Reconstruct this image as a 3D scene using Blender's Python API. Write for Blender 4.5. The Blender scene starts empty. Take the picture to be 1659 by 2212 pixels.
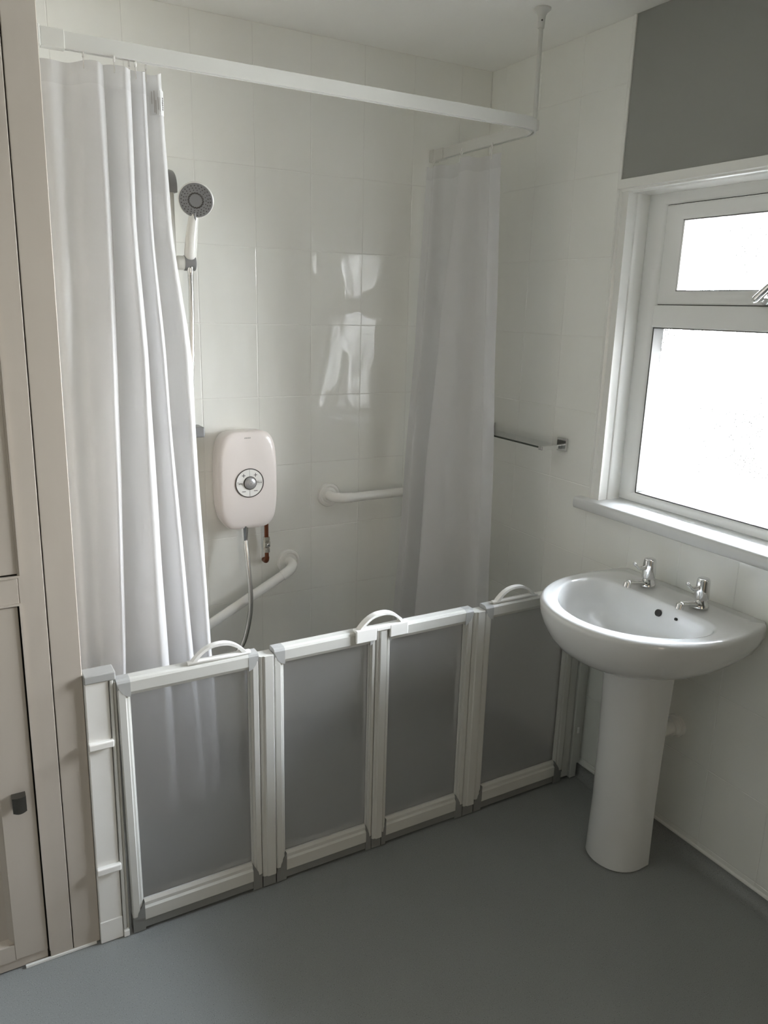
import bpy, bmesh, math, random
from mathutils import Vector, Matrix
random.seed(7)
PI = math.pi
S = bpy.context.scene
COL = S.collection

# ------------------------------------------------------------------ camera
cd = bpy.data.cameras.new('camera'); cam = bpy.data.objects.new('camera', cd); COL.objects.link(cam)
RIGHT = Vector((0.8715, -0.4898, 0.0248)); UP = Vector((0.1051, 0.2360, 0.9661)); FWD = Vector((0.4790, 0.8393, -0.2571))
mm = Matrix((RIGHT, UP, -FWD)).transposed().to_4x4(); mm.translation = Vector((-1.8897, -2.5808, 1.6456))
cam.matrix_world = mm
cd.sensor_fit = 'VERTICAL'; cd.sensor_height = 24.0; cd.lens = 1660.74 / 2212 * 24.0; cd.clip_start = 0.02
S.camera = cam

# ------------------------------------------------------------------ sky, window portal, exposure
w = bpy.data.worlds.new('sky'); S.world = w; w.use_nodes = True
nt = w.node_tree; nt.nodes.clear()
wo = nt.nodes.new('ShaderNodeOutputWorld'); bg = nt.nodes.new('ShaderNodeBackground')
tc = nt.nodes.new('ShaderNodeTexCoord'); sp = nt.nodes.new('ShaderNodeSeparateXYZ'); cr = nt.nodes.new('ShaderNodeValToRGB')
mr = nt.nodes.new('ShaderNodeMapRange'); mr.inputs[1].default_value = -1; mr.inputs[2].default_value = 1
nt.links.new(tc.outputs['Generated'], sp.inputs[0]); nt.links.new(sp.outputs['Z'], mr.inputs[0])
nt.links.new(mr.outputs[0], cr.inputs[0]); nt.links.new(cr.outputs[0], bg.inputs[0]); nt.links.new(bg.outputs[0], wo.inputs[0])
# hazy overcast sky over dull ground: (height of the direction 0..1, colour)
SKY = ((0.490, (0.54, 0.56, 0.56, 1)), (0.510, (0.92, 0.94, 0.95, 1)), (0.65, (0.96, 0.99, 1.03, 1)), (1.0, (0.86, 1.05, 1.34, 1)))
els = cr.color_ramp.elements
els.remove(els[1]); els[0].position, els[0].color = SKY[0]
for p_, c_ in SKY[1:]: els.new(p_).color = c_
bg.inputs[1].default_value = 12.2
pl = bpy.data.lights.new('window_portal', 'AREA'); pl.shape = 'RECTANGLE'; pl.size = 0.92; pl.size_y = 1.0
po = bpy.data.objects.new('window_portal', pl); COL.objects.link(po)
po.location = (0.19, -1.192, 1.52); po.rotation_euler = (0, math.radians(90), 0)
pl.size, pl.size_y = 1.0, 0.92
pl.cycles.is_portal = True
hl = bpy.data.lights.new('hall_fill', 'AREA'); hl.shape = 'RECTANGLE'; hl.size, hl.size_y = 0.9, 1.3
hl.energy = 1.5; hl.color = (1.0, 0.86, 0.70)
ho = bpy.data.objects.new('hall_fill', hl); COL.objects.link(ho)       # added, unseen warm fill lamp beyond the open doorway behind the camera
ho.location = (-1.45, -4.88, 1.35); ho.rotation_euler = (math.radians(90), 0, 0)
S.view_settings.view_transform = 'Standard'; S.view_settings.look = 'None'
S.view_settings.gamma = 1.0; S.view_settings.use_curve_mapping = False
S.view_settings.exposure = 3.42
S.cycles.use_denoising = True
S.cycles.max_bounces = 14; S.cycles.diffuse_bounces = 8; S.cycles.transparent_max_bounces = 16
S.cycles.transmission_bounces = 10; S.cycles.glossy_bounces = 5
S.cycles.sample_clamp_indirect = 8.0
S.cycles.caustics_reflective = False; S.cycles.caustics_refractive = True
S.cycles.blur_glossy = 0.1

# ------------------------------------------------------------------ materials
def mat(name, col, rough=0.5, metal=0.0, coat=0.0, spec=0.5):
    m = bpy.data.materials.new(name); m.use_nodes = True
    b = m.node_tree.nodes['Principled BSDF']
    b.inputs['Base Color'].default_value = (*col, 1); b.inputs['Roughness'].default_value = rough
    b.inputs['Metallic'].default_value = metal; b.inputs['Coat Weight'].default_value = coat
    b.inputs['Specular IOR Level'].default_value = spec
    return m
def N(m, t, **kw):
    n = m.node_tree.nodes.new(t)
    for k, v in kw.items(): n.inputs[k].default_value = v
    return n
def L(m, a, b): m.node_tree.links.new(a, b)
def add_bump(m, scale, dist, stretch=(1, 1, 1), detail=2.0, strength=1.0):
    g = N(m, 'ShaderNodeNewGeometry'); mp = N(m, 'ShaderNodeMapping'); mp.inputs['Scale'].default_value = stretch
    no = N(m, 'ShaderNodeTexNoise', Scale=scale, Detail=detail); bu = N(m, 'ShaderNodeBump', Strength=strength, Distance=dist)
    L(m, g.outputs['Position'], mp.inputs[0]); L(m, mp.outputs[0], no.inputs['Vector'])
    L(m, no.outputs['Fac'], bu.inputs['Height'])
    L(m, bu.outputs[0], m.node_tree.nodes['Principled BSDF'].inputs['Normal'])

M_tile = mat('glazed_tile', (0.86, 0.865, 0.83), 0.025); add_bump(M_tile, 9, 0.0065, (1, 1, 0.40), 1.2)
M_grout = mat('grout', (0.80, 0.80, 0.77), 0.7)
M_ceil = mat('ceiling_paint', (0.90, 0.90, 0.87), 0.85); add_bump(M_ceil, 60, 0.0004)
M_dark = mat('grey_wall_paint', (0.30, 0.305, 0.285), 0.7); add_bump(M_dark, 90, 0.0004)
M_cream = mat('cream_wall_paint', (0.74, 0.70, 0.63), 0.8)
M_joinery = mat('painted_joinery', (0.48, 0.437, 0.385), 0.42); add_bump(M_joinery, 25, 0.0006, (1, 1, 0.25))
M_shade = mat('gap_shade', (0.03, 0.028, 0.025), 0.9)  # near-black colour standing in for shade in gaps
M_upvc = mat('white_upvc', (0.83, 0.835, 0.82), 0.22)
M_gloss = mat('white_gloss_paint', (0.82, 0.82, 0.79), 0.18)
M_frame = mat('white_powder_coat', (0.60, 0.60, 0.57), 0.3)
M_cap = mat('grey_corner_plastic', (0.40, 0.405, 0.40), 0.4)
M_seal = mat('grey_rubber_seal', (0.15, 0.155, 0.15), 0.6)
M_capd = mat('dark_corner_plastic', (0.22, 0.225, 0.22), 0.45)
M_white = mat('white_plastic', (0.84, 0.835, 0.81), 0.25)
M_warm = mat('warm_white_plastic', (0.78, 0.725, 0.70), 0.28)
M_chrome = mat('chrome', (0.78, 0.78, 0.78), 0.07, 1.0)
M_hose = mat('hose_metal', (0.72, 0.72, 0.71), 0.26, 1.0)
M_greyp = mat('grey_satin_plastic', (0.23, 0.23, 0.235), 0.35)
M_button = mat('silver_button', (0.42, 0.42, 0.43), 0.3, 0.5)
M_print = mat('dark_print', (0.07, 0.065, 0.06), 0.6)
M_printl = mat('pale_grey_print', (0.42, 0.40, 0.38), 0.6)
M_ceram = mat('white_ceramic', (0.72, 0.725, 0.72), 0.05, 0, 0.4)
M_copper = mat('copper', (0.22, 0.085, 0.05), 0.32, 1.0)
M_brass = mat('brass_valve', (0.66, 0.63, 0.57), 0.22, 1.0)
M_gasket = mat('grey_glazing_gasket', (0.11, 0.11, 0.105), 0.6)
M_hole = mat('dark_hole', (0.02, 0.02, 0.02), 0.5)
M_knob = mat('dark_knob_metal', (0.10, 0.095, 0.085), 0.3, 0.8)
M_track = mat('white_rail_plastic', (0.60, 0.60, 0.57), 0.35)

M_vinyl = mat('speckled_grey_vinyl', (0.24, 0.25, 0.25), 0.42)
def _vinyl(m):
    g = N(m, 'ShaderNodeNewGeometry'); b = m.node_tree.nodes['Principled BSDF']
    n1 = N(m, 'ShaderNodeTexNoise', Scale=420.0, Detail=1.0); r1 = N(m, 'ShaderNodeValToRGB')
    r1.color_ramp.elements[0].position = 0.28; r1.color_ramp.elements[0].color = (0.11, 0.11, 0.11, 1)
    r1.color_ramp.elements[1].position = 0.36; r1.color_ramp.elements[1].color = (0.255, 0.265, 0.262, 1)
    e = r1.color_ramp.elements.new(0.68); e.color = (0.255, 0.265, 0.262, 1)
    e = r1.color_ramp.elements.new(0.76); e.color = (0.43, 0.44, 0.44, 1)
    L(m, g.outputs['Position'], n1.inputs['Vector']); L(m, n1.outputs['Fac'], r1.inputs[0]); L(m, r1.outputs[0], b.inputs['Base Color'])
    n2 = N(m, 'ShaderNodeTexNoise', Scale=260.0, Detail=2.0); bu = N(m, 'ShaderNodeBump', Strength=0.5, Distance=0.0008)
    L(m, g.outputs['Position'], n2.inputs['Vector']); L(m, n2.outputs['Fac'], bu.inputs['Height']); L(m, bu.outputs[0], b.inputs['Normal'])
_vinyl(M_vinyl)

def mix_mat(name):
    m = bpy.data.materials.new(name); m.use_nodes = True; m.node_tree.nodes.clear()
    return m
def _mix(m, a, b, fac):
    x = N(m, 'ShaderNodeMixShader')
    if isinstance(fac, (int, float)): x.inputs[0].default_value = fac
    else: L(m, fac, x.inputs[0])
    L(m, a, x.inputs[1]); L(m, b, x.inputs[2]); return x.outputs[0]
def curtain_mat(name, clear, col=(0.76, 0.76, 0.775)):
    m = mix_mat(name); o = N(m, 'ShaderNodeOutputMaterial')
    d = N(m, 'ShaderNodeBsdfDiffuse', Color=(*col, 1)); t = N(m, 'ShaderNodeBsdfTranslucent', Color=(*col, 1))
    tr = N(m, 'ShaderNodeBsdfTransparent', Color=(1, 1, 1, 1)); gl = N(m, 'ShaderNodeBsdfGlossy', Color=(1, 1, 1, 1), Roughness=0.38)
    g = N(m, 'ShaderNodeNewGeometry'); no = N(m, 'ShaderNodeTexNoise', Scale=14.0, Detail=4.0); bu = N(m, 'ShaderNodeBump', Strength=0.6, Distance=0.004)
    mp = N(m, 'ShaderNodeMapping'); mp.inputs['Scale'].default_value = (1.6, 1.6, 0.35)
    L(m, g.outputs['Position'], mp.inputs[0]); L(m, mp.outputs[0], no.inputs['Vector']); L(m, no.outputs['Fac'], bu.inputs['Height'])
    for s in (d, t, gl): L(m, bu.outputs[0], s.inputs['Normal'])
    a = _mix(m, d.outputs[0], t.outputs[0], 0.48); a = _mix(m, a, gl.outputs[0], 0.02); a = _mix(m, a, tr.outputs[0], clear)
    L(m, a, o.inputs[0]); return m
M_curt = curtain_mat('white_curtain_fabric', 0.10)
M_hem = curtain_mat('sheer_curtain_header', 0.17)
M_label = mat('care_label', (0.62, 0.62, 0.62), 0.6)

def frosted():
    m = mix_mat('frosted_screen'); o = N(m, 'ShaderNodeOutputMaterial')
    tr = N(m, 'ShaderNodeBsdfTransparent', Color=(0.85, 0.86, 0.87, 1)); rf = N(m, 'ShaderNodeBsdfRefraction', Color=(0.85, 0.86, 0.87, 1), Roughness=0.30, IOR=1.10)
    d = N(m, 'ShaderNodeBsdfDiffuse', Color=(0.7, 0.7, 0.7, 1)); gl = N(m, 'ShaderNodeBsdfGlossy', Color=(1, 1, 1, 1), Roughness=0.25)
    fr = N(m, 'ShaderNodeFresnel', IOR=1.4)
    a = _mix(m, tr.outputs[0], rf.outputs[0], 0.38); a = _mix(m, a, d.outputs[0], 0.16); a = _mix(m, a, gl.outputs[0], fr.outputs[0])
    L(m, a, o.inputs[0]); return m
M_frost = frosted()
def obscured():
    m = mix_mat('obscured_window_glass'); o = N(m, 'ShaderNodeOutputMaterial')
    g = N(m, 'ShaderNodeNewGeometry'); no = N(m, 'ShaderNodeTexNoise', Scale=380.0, Detail=1.0, Distortion=0.4)
    L(m, g.outputs['Position'], no.inputs['Vector'])
    cr = N(m, 'ShaderNodeValToRGB'); cr.color_ramp.elements[0].position = 0.36; cr.color_ramp.elements[1].position = 0.62
    cr.color_ramp.elements[0].color = (0.72, 0.72, 0.70, 1); cr.color_ramp.elements[1].color = (1, 1, 1, 1)
    L(m, no.outputs['Fac'], cr.inputs[0])
    big = N(m, 'ShaderNodeTexNoise', Scale=3.2, Detail=1.0); L(m, g.outputs['Position'], big.inputs['Vector'])
    add = N(m, 'ShaderNodeMath'); add.operation = 'MULTIPLY_ADD'; add.inputs[1].default_value = 0.55; L(m, big.outputs['Fac'], add.inputs[0]); L(m, no.outputs['Fac'], add.inputs[2])
    dim_dots = N(m, 'ShaderNodeValToRGB'); dim_dots.color_ramp.elements[0].position = 0.645; dim_dots.color_ramp.elements[0].color = (0.011, 0.011, 0.0102, 1); dim_dots.color_ramp.elements[1].position = 0.735; dim_dots.color_ramp.elements[1].color = (1, 1, 1, 1)  # dark dots paint the dim refracted outdoors into the glass colour
    L(m, add.outputs[0], dim_dots.inputs[0])
    mul = N(m, 'ShaderNodeMix'); mul.data_type = 'RGBA'; mul.blend_type = 'MULTIPLY'; mul.inputs['Factor'].default_value = 1.0
    L(m, cr.outputs[0], mul.inputs['A']); L(m, dim_dots.outputs[0], mul.inputs['B'])
    tr = N(m, 'ShaderNodeBsdfTransparent'); L(m, mul.outputs['Result'], tr.inputs[0])
    tl = N(m, 'ShaderNodeBsdfTranslucent', Color=(0.9, 0.9, 0.9, 1)); gl = N(m, 'ShaderNodeBsdfGlossy', Color=(1, 1, 1, 1), Roughness=0.15)
    fr = N(m, 'ShaderNodeFresnel', IOR=1.45)
    L(m, dim_dots.outputs[0], tl.inputs[0])
    a = _mix(m, tr.outputs[0], tl.outputs[0], 0.12); a = _mix(m, a, gl.outputs[0], fr.outputs[0])
    L(m, a, o.inputs[0]); return m
M_pane = obscured()
def clear_glass():
    m = mix_mat('shelf_glass'); o = N(m, 'ShaderNodeOutputMaterial')
    tr = N(m, 'ShaderNodeBsdfTransparent', Color=(0.975, 0.98, 0.98, 1)); gl = N(m, 'ShaderNodeBsdfGlossy', Color=(1, 1, 1, 1), Roughness=0.02)
    fr = N(m, 'ShaderNodeFresnel', IOR=1.08)
    L(m, _mix(m, tr.outputs[0], gl.outputs[0], fr.outputs[0]), o.inputs[0]); return m
M_glass = clear_glass()
M_gedge = mat('glass_edge', (0.05, 0.06, 0.05), 0.1)

# ------------------------------------------------------------------ object helpers
def wloc(o):
    v = Vector((0, 0, 0))
    while o is not None: v += o.location; o = o.parent
    return v
def link_mesh(name, me, m, parent=None, smooth=False, origin=None):
    """a mesh whose vertices are in world coordinates becomes one object under parent (origins never rotate)"""
    o = bpy.data.objects.new(name, me); COL.objects.link(o)
    base = Vector((0, 0, 0))
    if parent is not None:
        o.parent = parent; base = wloc(parent)
    if origin is not None and parent is None:
        o.location = origin; base = Vector(origin)
    me.transform(Matrix.Translation(-base))
    if m is not None: me.materials.append(m)
    if smooth:
        for p in me.polygons: p.use_smooth = True
    return o
def obj(name, bm, m, parent=None, smooth=False, origin=None, sharp=None):
    bmesh.ops.recalc_face_normals(bm, faces=bm.faces)
    me = bpy.data.meshes.new(name); bm.to_mesh(me); bm.free()
    o = link_mesh(name, me, m, parent, smooth or sharp is not None, origin)
    if sharp is not None: me.set_sharp_from_angle(angle=math.radians(sharp))
    return o
def tag(o, label=None, cat=None, group=None, kind=None):
    if label: o['label'] = label
    if cat: o['category'] = cat
    if group: o['group'] = group
    if kind: o['kind'] = kind
    return o
def thing(name, label, cat, loc, group=None, kind=None):
    o = bpy.data.objects.new(name, None); COL.objects.link(o); o.location = loc
    o.empty_display_size = 0.05
    return tag(o, label, cat, group, kind)
def box(bm, x0, x1, y0, y1, z0, z1, bev=0.0, seg=1):
    v = [bm.verts.new((x, y, z)) for x in (x0, x1) for y in (y0, y1) for z in (z0, z1)]
    f = [(0, 1, 3, 2), (4, 6, 7, 5), (0, 4, 5, 1), (2, 3, 7, 6), (0, 2, 6, 4), (1, 5, 7, 3)]
    fs = [bm.faces.new([v[i] for i in q]) for q in f]
    if bev > 0:
        es = list({e for q in fs for e in q.edges})
        bmesh.ops.bevel(bm, geom=es, offset=bev, segments=seg, affect='EDGES', profile=0.5)
    return bm
def B(x0, x1, y0, y1, z0, z1, bev=0.0, seg=1): return box(bmesh.new(), x0, x1, y0, y1, z0, z1, bev, seg)
def loft(bm, rings, cap0=True, cap1=True, closed=True):
    vs = [[bm.verts.new(p) for p in r] for r in rings]
    n = len(rings[0])
    for a, b in zip(vs, vs[1:]):
        for i in range(n if closed else n - 1):
            j = (i + 1) % n
            bm.faces.new((a[i], a[j], b[j], b[i]))
    if cap0: bm.faces.new(list(reversed(vs[0])))
    if cap1: bm.faces.new(vs[-1])
    return bm
def frames(path):
    P = [Vector(p) for p in path]; out = []
    T0 = (P[1] - P[0]).normalized()
    up = Vector((0, 0, 1)) if abs(T0.z) < 0.9 else Vector((0, 1, 0))
    nrm = (up - T0 * up.dot(T0)).normalized()
    for i, p in enumerate(P):
        t = (P[min(i + 1, len(P) - 1)] - P[max(i - 1, 0)]).normalized()
        nrm = (nrm - t * nrm.dot(t)).normalized()
        out.append((p, t, nrm, t.cross(nrm)))
    return out
def tube(bm, path, r, n=12, cap=True):
    rs = r if isinstance(r, (list, tuple)) else [r] * len(path)
    rings = [[p + a * (math.cos(2 * PI * k / n) * rr) + b * (math.sin(2 * PI * k / n) * rr) for k in range(n)] for (p, t, a, b), rr in zip(frames(path), rs)]
    return loft(bm, rings, cap, cap)
def lathe(bm, prof, c, axis, n=24, cap=True):
    """prof: (along axis, radius) pairs"""
    ax = Vector(axis).normalized(); u = ax.orthogonal().normalized(); v = ax.cross(u); c = Vector(c)
    rings = [[c + ax * h + u * (math.cos(2 * PI * k / n) * r) + v * (math.sin(2 * PI * k / n) * r) for k in range(n)] for h, r in prof]
    return loft(bm, rings, cap, cap)
def crom(pts, per=8):
    P = [Vector(p) for p in pts]; P = [P[0] * 2 - P[1]] + P + [P[-1] * 2 - P[-2]]; out = []
    for i in range(1, len(P) - 2):
        a, b, c, d = P[i - 1:i + 3]
        for k in range(per):
            t = k / per
            out.append(0.5 * ((2 * b) + (c - a) * t + (2 * a - 5 * b + 4 * c - d) * t * t + (3 * b - a - 3 * c + d) * t ** 3))
    out.append(P[-2]); return out
def text(body, size, loc, m, parent, name='lettering', extrude=0.0002, width=None, align='CENTER'):
    c = bpy.data.curves.new(name, 'FONT'); c.body = body; c.size = size; c.align_x = align; c.align_y = 'CENTER'; c.extrude = extrude
    t = bpy.data.objects.new(name, c); COL.objects.link(t)
    dg = bpy.context.evaluated_depsgraph_get(); me = bpy.data.meshes.new_from_object(t.evaluated_get(dg))
    COL.objects.unlink(t); bpy.data.objects.remove(t)
    if width:
        xs = [v.co.x for v in me.vertices]; k = width / (max(xs) - min(xs)); me.transform(Matrix.Diagonal((k, 1, 1, 1)))
    me.transform(Matrix.Translation(loc) @ Matrix.Rotation(PI / 2, 4, 'X'))
    return link_mesh(name, me, m, parent)

# ------------------------------------------------------------------ room shell
HC = 2.5; XL = -2.65; YF = -3.45
tag(obj('floor', B(XL - 0.1, 0.05, YF - 0.1, 0.12, -0.06, 0.0), M_vinyl), 'speckled grey vinyl floor', kind='structure')
tag(obj('ceiling', B(XL - 0.1, 0.28, YF - 0.1, 0.12, HC, HC + 0.06), M_ceil), kind='structure')
wb = tag(obj('wall_back', B(XL - 0.1, 0.28, 0.0009, 0.12, 0.0, HC), M_grout), kind='structure')
tag(obj('wall_left', B(XL - 0.1, XL, YF - 0.1, 0.0, 0.0, HC), M_dark), kind='structure')
bm = bmesh.new(); DX0, DX1 = -1.90, -1.05               # doorway to the hall behind the camera
box(bm, XL, DX0, YF - 0.1, YF, 0, HC); box(bm, DX1, 0, YF - 0.1, YF, 0, HC); box(bm, DX0, DX1, YF - 0.1, YF, 2.02, HC)
wf = tag(obj('wall_front', bm, M_dark), kind='structure')
obj('hall_wall', B(-2.3, -2.2, -5.0, YF - 0.1, 0, HC), M_cream, wf); obj('hall_wall', B(-0.8, -0.7, -5.0, YF - 0.1, 0, HC), M_cream, wf)
obj('hall_wall', B(-2.3, -0.7, -5.05, -4.95, 0, HC), M_cream, wf); obj('hall_ceiling', B(-2.3, -0.7, -5.0, YF - 0.1, HC, HC + 0.05), M_ceil, wf)
obj('hall_floor', B(-2.3, -0.7, -5.0, YF - 0.1, -0.05, 0.0), M_vinyl, wf)
for x0, x1, z1 in ((DX0 - 0.07, DX0, 2.09), (DX1, DX1 + 0.07, 2.09)): obj('door_architrave', B(x0, x1, YF, YF + 0.018, 0, z1, 0.004), M_gloss, wf)
obj('door_architrave', B(DX0, DX1, YF, YF + 0.018, 2.02, 2.09, 0.004), M_gloss, wf)
WY0, WY1, WZ0, WZ1 = -0.735, -1.65, 0.995, 2.015         # window opening
bm = bmesh.new(); X0 = 0.0009; WX = 0.185
box(bm, X0, WX, WY0, 0.0, 0, HC); box(bm, X0, WX, YF - 0.1, WY1, 0, HC)
box(bm, X0, WX, WY1, WY0, 0, WZ0); box(bm, X0, WX, WY1, WY0, WZ1, HC)
wr = tag(obj('wall_right', bm, M_grout), kind='structure')
obj('painted_plaster', B(0.0002, 0.006, YF, -0.702, 2.04, HC), M_dark, wr)
obj('painted_plaster', B(0.0002, 0.006, YF, -1.705, 1.0, 2.04), M_dark, wr)

# tiles: one object each, sharing the full-size mesh
def tile_mesh(wd, ht):
    j, c = 0.0009, 0.0014; a, b = wd / 2 - j, ht / 2 - j
    def ring(x, z, y): return [(-x, y, -z), (x, y, -z), (x, y, z), (-x, y, z)]
    bm = bmesh.new(); loft(bm, [ring(a, b, 0.006), ring(a, b, 0.0007), ring(a - c * .5, b - c * .5, 0.0002), ring(a - c, b - c, 0.0)])
    bmesh.ops.recalc_face_normals(bm, faces=bm.faces)
    me = bpy.data.meshes.new('tile'); bm.to_mesh(me); bm.free(); me.materials.append(M_tile); return me
TM = {}
def place_tile(parent, u0, u1, z0, z1, side):
    wd, ht = round(u1 - u0, 4), round(z1 - z0, 4)
    if wd < 0.008 or ht < 0.008: return
    me = TM.setdefault((wd, ht), None) or tile_mesh(wd, ht); TM[(wd, ht)] = me
    o = bpy.data.objects.new('tile', me); COL.objects.link(o); o.parent = parent
    t = (random.uniform(-1, 1) * 0.0022, random.uniform(-1, 1) * 0.0018)
    if side == 'back': o.location = ((u0 + u1) / 2, 0, (z0 + z1) / 2); o.rotation_euler = (t[0], 0, t[1])
    else: o.location = (0, -(u0 + u1) / 2, (z0 + z1) / 2); o.rotation_euler = (t[0], 0, -PI / 2 + t[1])
def cuts(lo, hi, first, step):
    k = math.ceil((lo - first) / step + 1e-6); c = [lo]
    while first + k * step < hi - 1e-6: c.append(first + k * step); k += 1
    return c + [hi]
ZB, ZR = cuts(0.046, HC, 1.579, 0.25), cuts(0.046, HC, 0.3145, 0.2507)
xs = cuts(-1.68, -0.001, -0.736, 0.2007)
for a, b in zip(xs, xs[1:]):
    for c, d in zip(ZB, ZB[1:]): place_tile(wb, a, b, c, d, 'back')
us = cuts(0.001, 0.690, 0.687 - 0.2013 * 4, 0.2013)
for a, b in zip(us, us[1:]):
    for c, d in zip(ZR, ZR[1:]): place_tile(wr, a, b, c, d, 'right')
us = cuts(0.688, 2.1, 0.687, 0.2013)
for a, b in zip(us, us[1:]):
    for c, d in zip(ZR, ZR[1:]):
        if c < 0.985: place_tile(wr, a, b, c, min(d, 0.99), 'right')

# coved vinyl skirting with white capping
def cove(name, p0, p1, n, r=0.040):
    p0, p1, n = Vector(p0), Vector(p1), Vector(n)
    prof = [(0.0012, r + 0.003)] + [(r - r * math.cos(PI / 2 * k / 8) + 0.0012 * (1 - k / 8), r - r * math.sin(PI / 2 * k / 8)) for k in range(9)] + [(r + 0.004, 0.0003), (0.0, 0.0003), (-0.001, r + 0.003)]
    rings = [[p + n * q[0] + Vector((0, 0, q[1])) for q in prof] for p in (p0, p1)]
    bm = bmesh.new(); loft(bm, rings)
    o = tag(obj(name, bm, M_vinyl, sharp=40), kind='structure')
    bm = bmesh.new(); c = [(-0.001, 0.038), (0.0045, 0.0395), (0.0045, 0.044), (0.002, 0.048), (-0.001, 0.049)]
    loft(bm, [[p + n * q[0] + Vector((0, 0, q[1])) for q in c] for p in (p0, p1)])
    obj('capping_strip', bm, M_white, o)
cove('baseboard_back', (-1.68, 0, 0), (0, 0, 0), (0, -1, 0))
cove('baseboard_right', (0, 0, 0), (0, YF, 0), (-1, 0, 0))
tag(obj('trim_1', B(-0.0045, 0.003, -0.7018, -0.690, 2.019, HC, 0.0012), M_gloss), kind='structure')

# ------------------------------------------------------------------ window
win = thing('window_1', None, None, (0.0, (WY0 + WY1) / 2, WZ0), kind='structure')
WR = win
def ring_frame(y0, y1, z0, z1, wl, wr_, wt, wb_, x0, x1, bev=0.004):
    """four mitred bars round an opening seen along x (y0 > y1)"""
    bm = bmesh.new()
    O = [(y0, z0), (y1, z0), (y1, z1), (y0, z1)]; I = [(y0 - wl, z0 + wb_), (y1 + wr_, z0 + wb_), (y1 + wr_, z1 - wt), (y0 - wl, z1 - wt)]
    def lerp(k): return [(o[0] + (i[0] - o[0]) * k, o[1] + (i[1] - o[1]) * k) for o, i in zip(O, I)]
    prof = [(0, x1), (0, x0 + bev), (0.1, x0), (0.62, x0), (0.86, x0 + 0.005), (1.0, x0 + 0.012), (1.0, x1)]
    rings = [[(x, y, z) for y, z in lerp(k)] for k, x in prof]
    loft(bm, rings + [rings[0]], False, False); bmesh.ops.remove_doubles(bm, verts=bm.verts, dist=1e-6)
    return bm
FX = 0.092
obj('outer_frame', ring_frame(-0.733, -1.652, 1.031, 2.012, 0.068, 0.068, 0.040, 0.034, FX, FX + 0.062), M_upvc, WR, sharp=35)
obj('sash_gap_shade', ring_frame(-0.7995, -1.5855, 1.6735, 1.973, 0.006, 0.006, 0.006, 0.006, FX + 0.0155, FX + 0.05), M_shade, WR)  # dark ring painting the shadow line round the sash
obj('transom', B(FX + 0.001, FX + 0.06, -1.588, -0.797, 1.606, 1.674, 0.004, 2), M_upvc, WR)
sash = obj('top_sash', ring_frame(-0.8035, -1.5815, 1.6765, 1.9695, 0.066, 0.066, 0.047, 0.042, FX + 0.005, FX + 0.058), M_upvc, WR, sharp=35)
bm = bmesh.new()
for q in ((-0.866, -0.861, 1.716, 1.925), (-1.524, -1.519, 1.716, 1.925)): box(bm, FX + 0.014, FX + 0.05, q[0], q[1], q[2], q[3])
for q in ((1.716, 1.719), (1.922, 1.925)): box(bm, FX + 0.014, FX + 0.05, -1.522, -0.863, q[0], q[1])
obj('glazing_gasket', bm, M_gasket, sash)
obj('pane', B(FX + 0.050, FX + 0.054, -1.524, -0.862, 1.712, 1.928), M_pane, WR)
obj('pane', B(FX + 0.050, FX + 0.054, -1.59, -0.795, 1.058, 1.612), M_pane, WR)
bm = bmesh.new()
box(bm, FX + 0.006, FX + 0.05, -0.806, -0.801, 1.064, 1.606); box(bm, FX + 0.006, FX + 0.05, -1.584, -1.579, 1.064, 1.606)
box(bm, FX + 0.006, FX + 0.05, -1.58, -0.803, 1.062, 1.066); box(bm, FX + 0.006, FX + 0.05, -1.58, -0.803, 1.602, 1.606)
obj('glazing_gasket', bm, M_gasket, WR)
# window handle at the middle of the top sash
bm = bmesh.new(); lathe(bm, [(0, 0.0165), (0.006, 0.0165), (0.010, 0.013), (0.022, 0.011), (0.026, 0.009)], (FX + 0.005, -1.187, 1.694), (-1, 0, 0), 20)
hd = obj('window_handle', bm, M_chrome, sash, sharp=40)
bm = bmesh.new(); tube(bm, crom([(FX - 0.033, -1.176, 1.687), (FX - 0.036, -1.195, 1.703), (FX - 0.038, -1.235, 1.738), (FX - 0.036, -1.268, 1.764)], 5), [0.008, 0.010, 0.0115, 0.0115, 0.011, 0.011, 0.0105, 0.0105, 0.010, 0.010, 0.0095, 0.0095, 0.009, 0.009, 0.0085, 0.006], 12)
obj('lever', bm, M_chrome, hd, sharp=50)
# plaster reveal with soft arris, architrave strips
prof = [(-0.006, -0.7018), (-0.0075, -0.7040), (0.026, -0.7275), (0.031, -0.7285), (0.034, -0.7315), (0.038, -0.7395), (0.045, -0.7425), (0.054, -0.7415), (0.072, -0.7385), (FX + 0.01, -0.7375), (FX + 0.01, -0.715), (0.002, -0.7005)]
def mir(y): return -2.385 - y
for nm, f in (('side_reveal', lambda y: y), ('side_reveal', mir)):
    bm = bmesh.new(); loft(bm, [[(x, f(y), z) for x, y in prof] for z in (1.03, 2.0185)])
    obj(nm, bm, M_gloss, WR, sharp=30)
profh = [(-0.006, 2.0455), (-0.0085, 2.044), (-0.0085, 2.0185), (-0.004, 2.016), (-0.002, 2.0105), (0.004, 2.008), (0.014, 2.0115), (0.02, 2.006), (0.05, 2.0045), (FX + 0.01, 2.004), (FX + 0.01, 2.02), (0.0, 2.0455)]
bm = bmesh.new(); loft(bm, [[(x, y, z) for x, z in profh] for y in (-0.7021, -1.683)])
obj('head_reveal', bm, M_gloss, WR, sharp=30)
bm = bmesh.new(); ps = []
for k in range(7):
    a = PI * k / 6; ps.append((-0.033 - 0.006 * math.sin(a), 1.011 + 0.019 * math.cos(a)))
ps = [(FX + 0.02, 1.030)] + ps + [(FX + 0.02, 0.992)]
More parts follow.
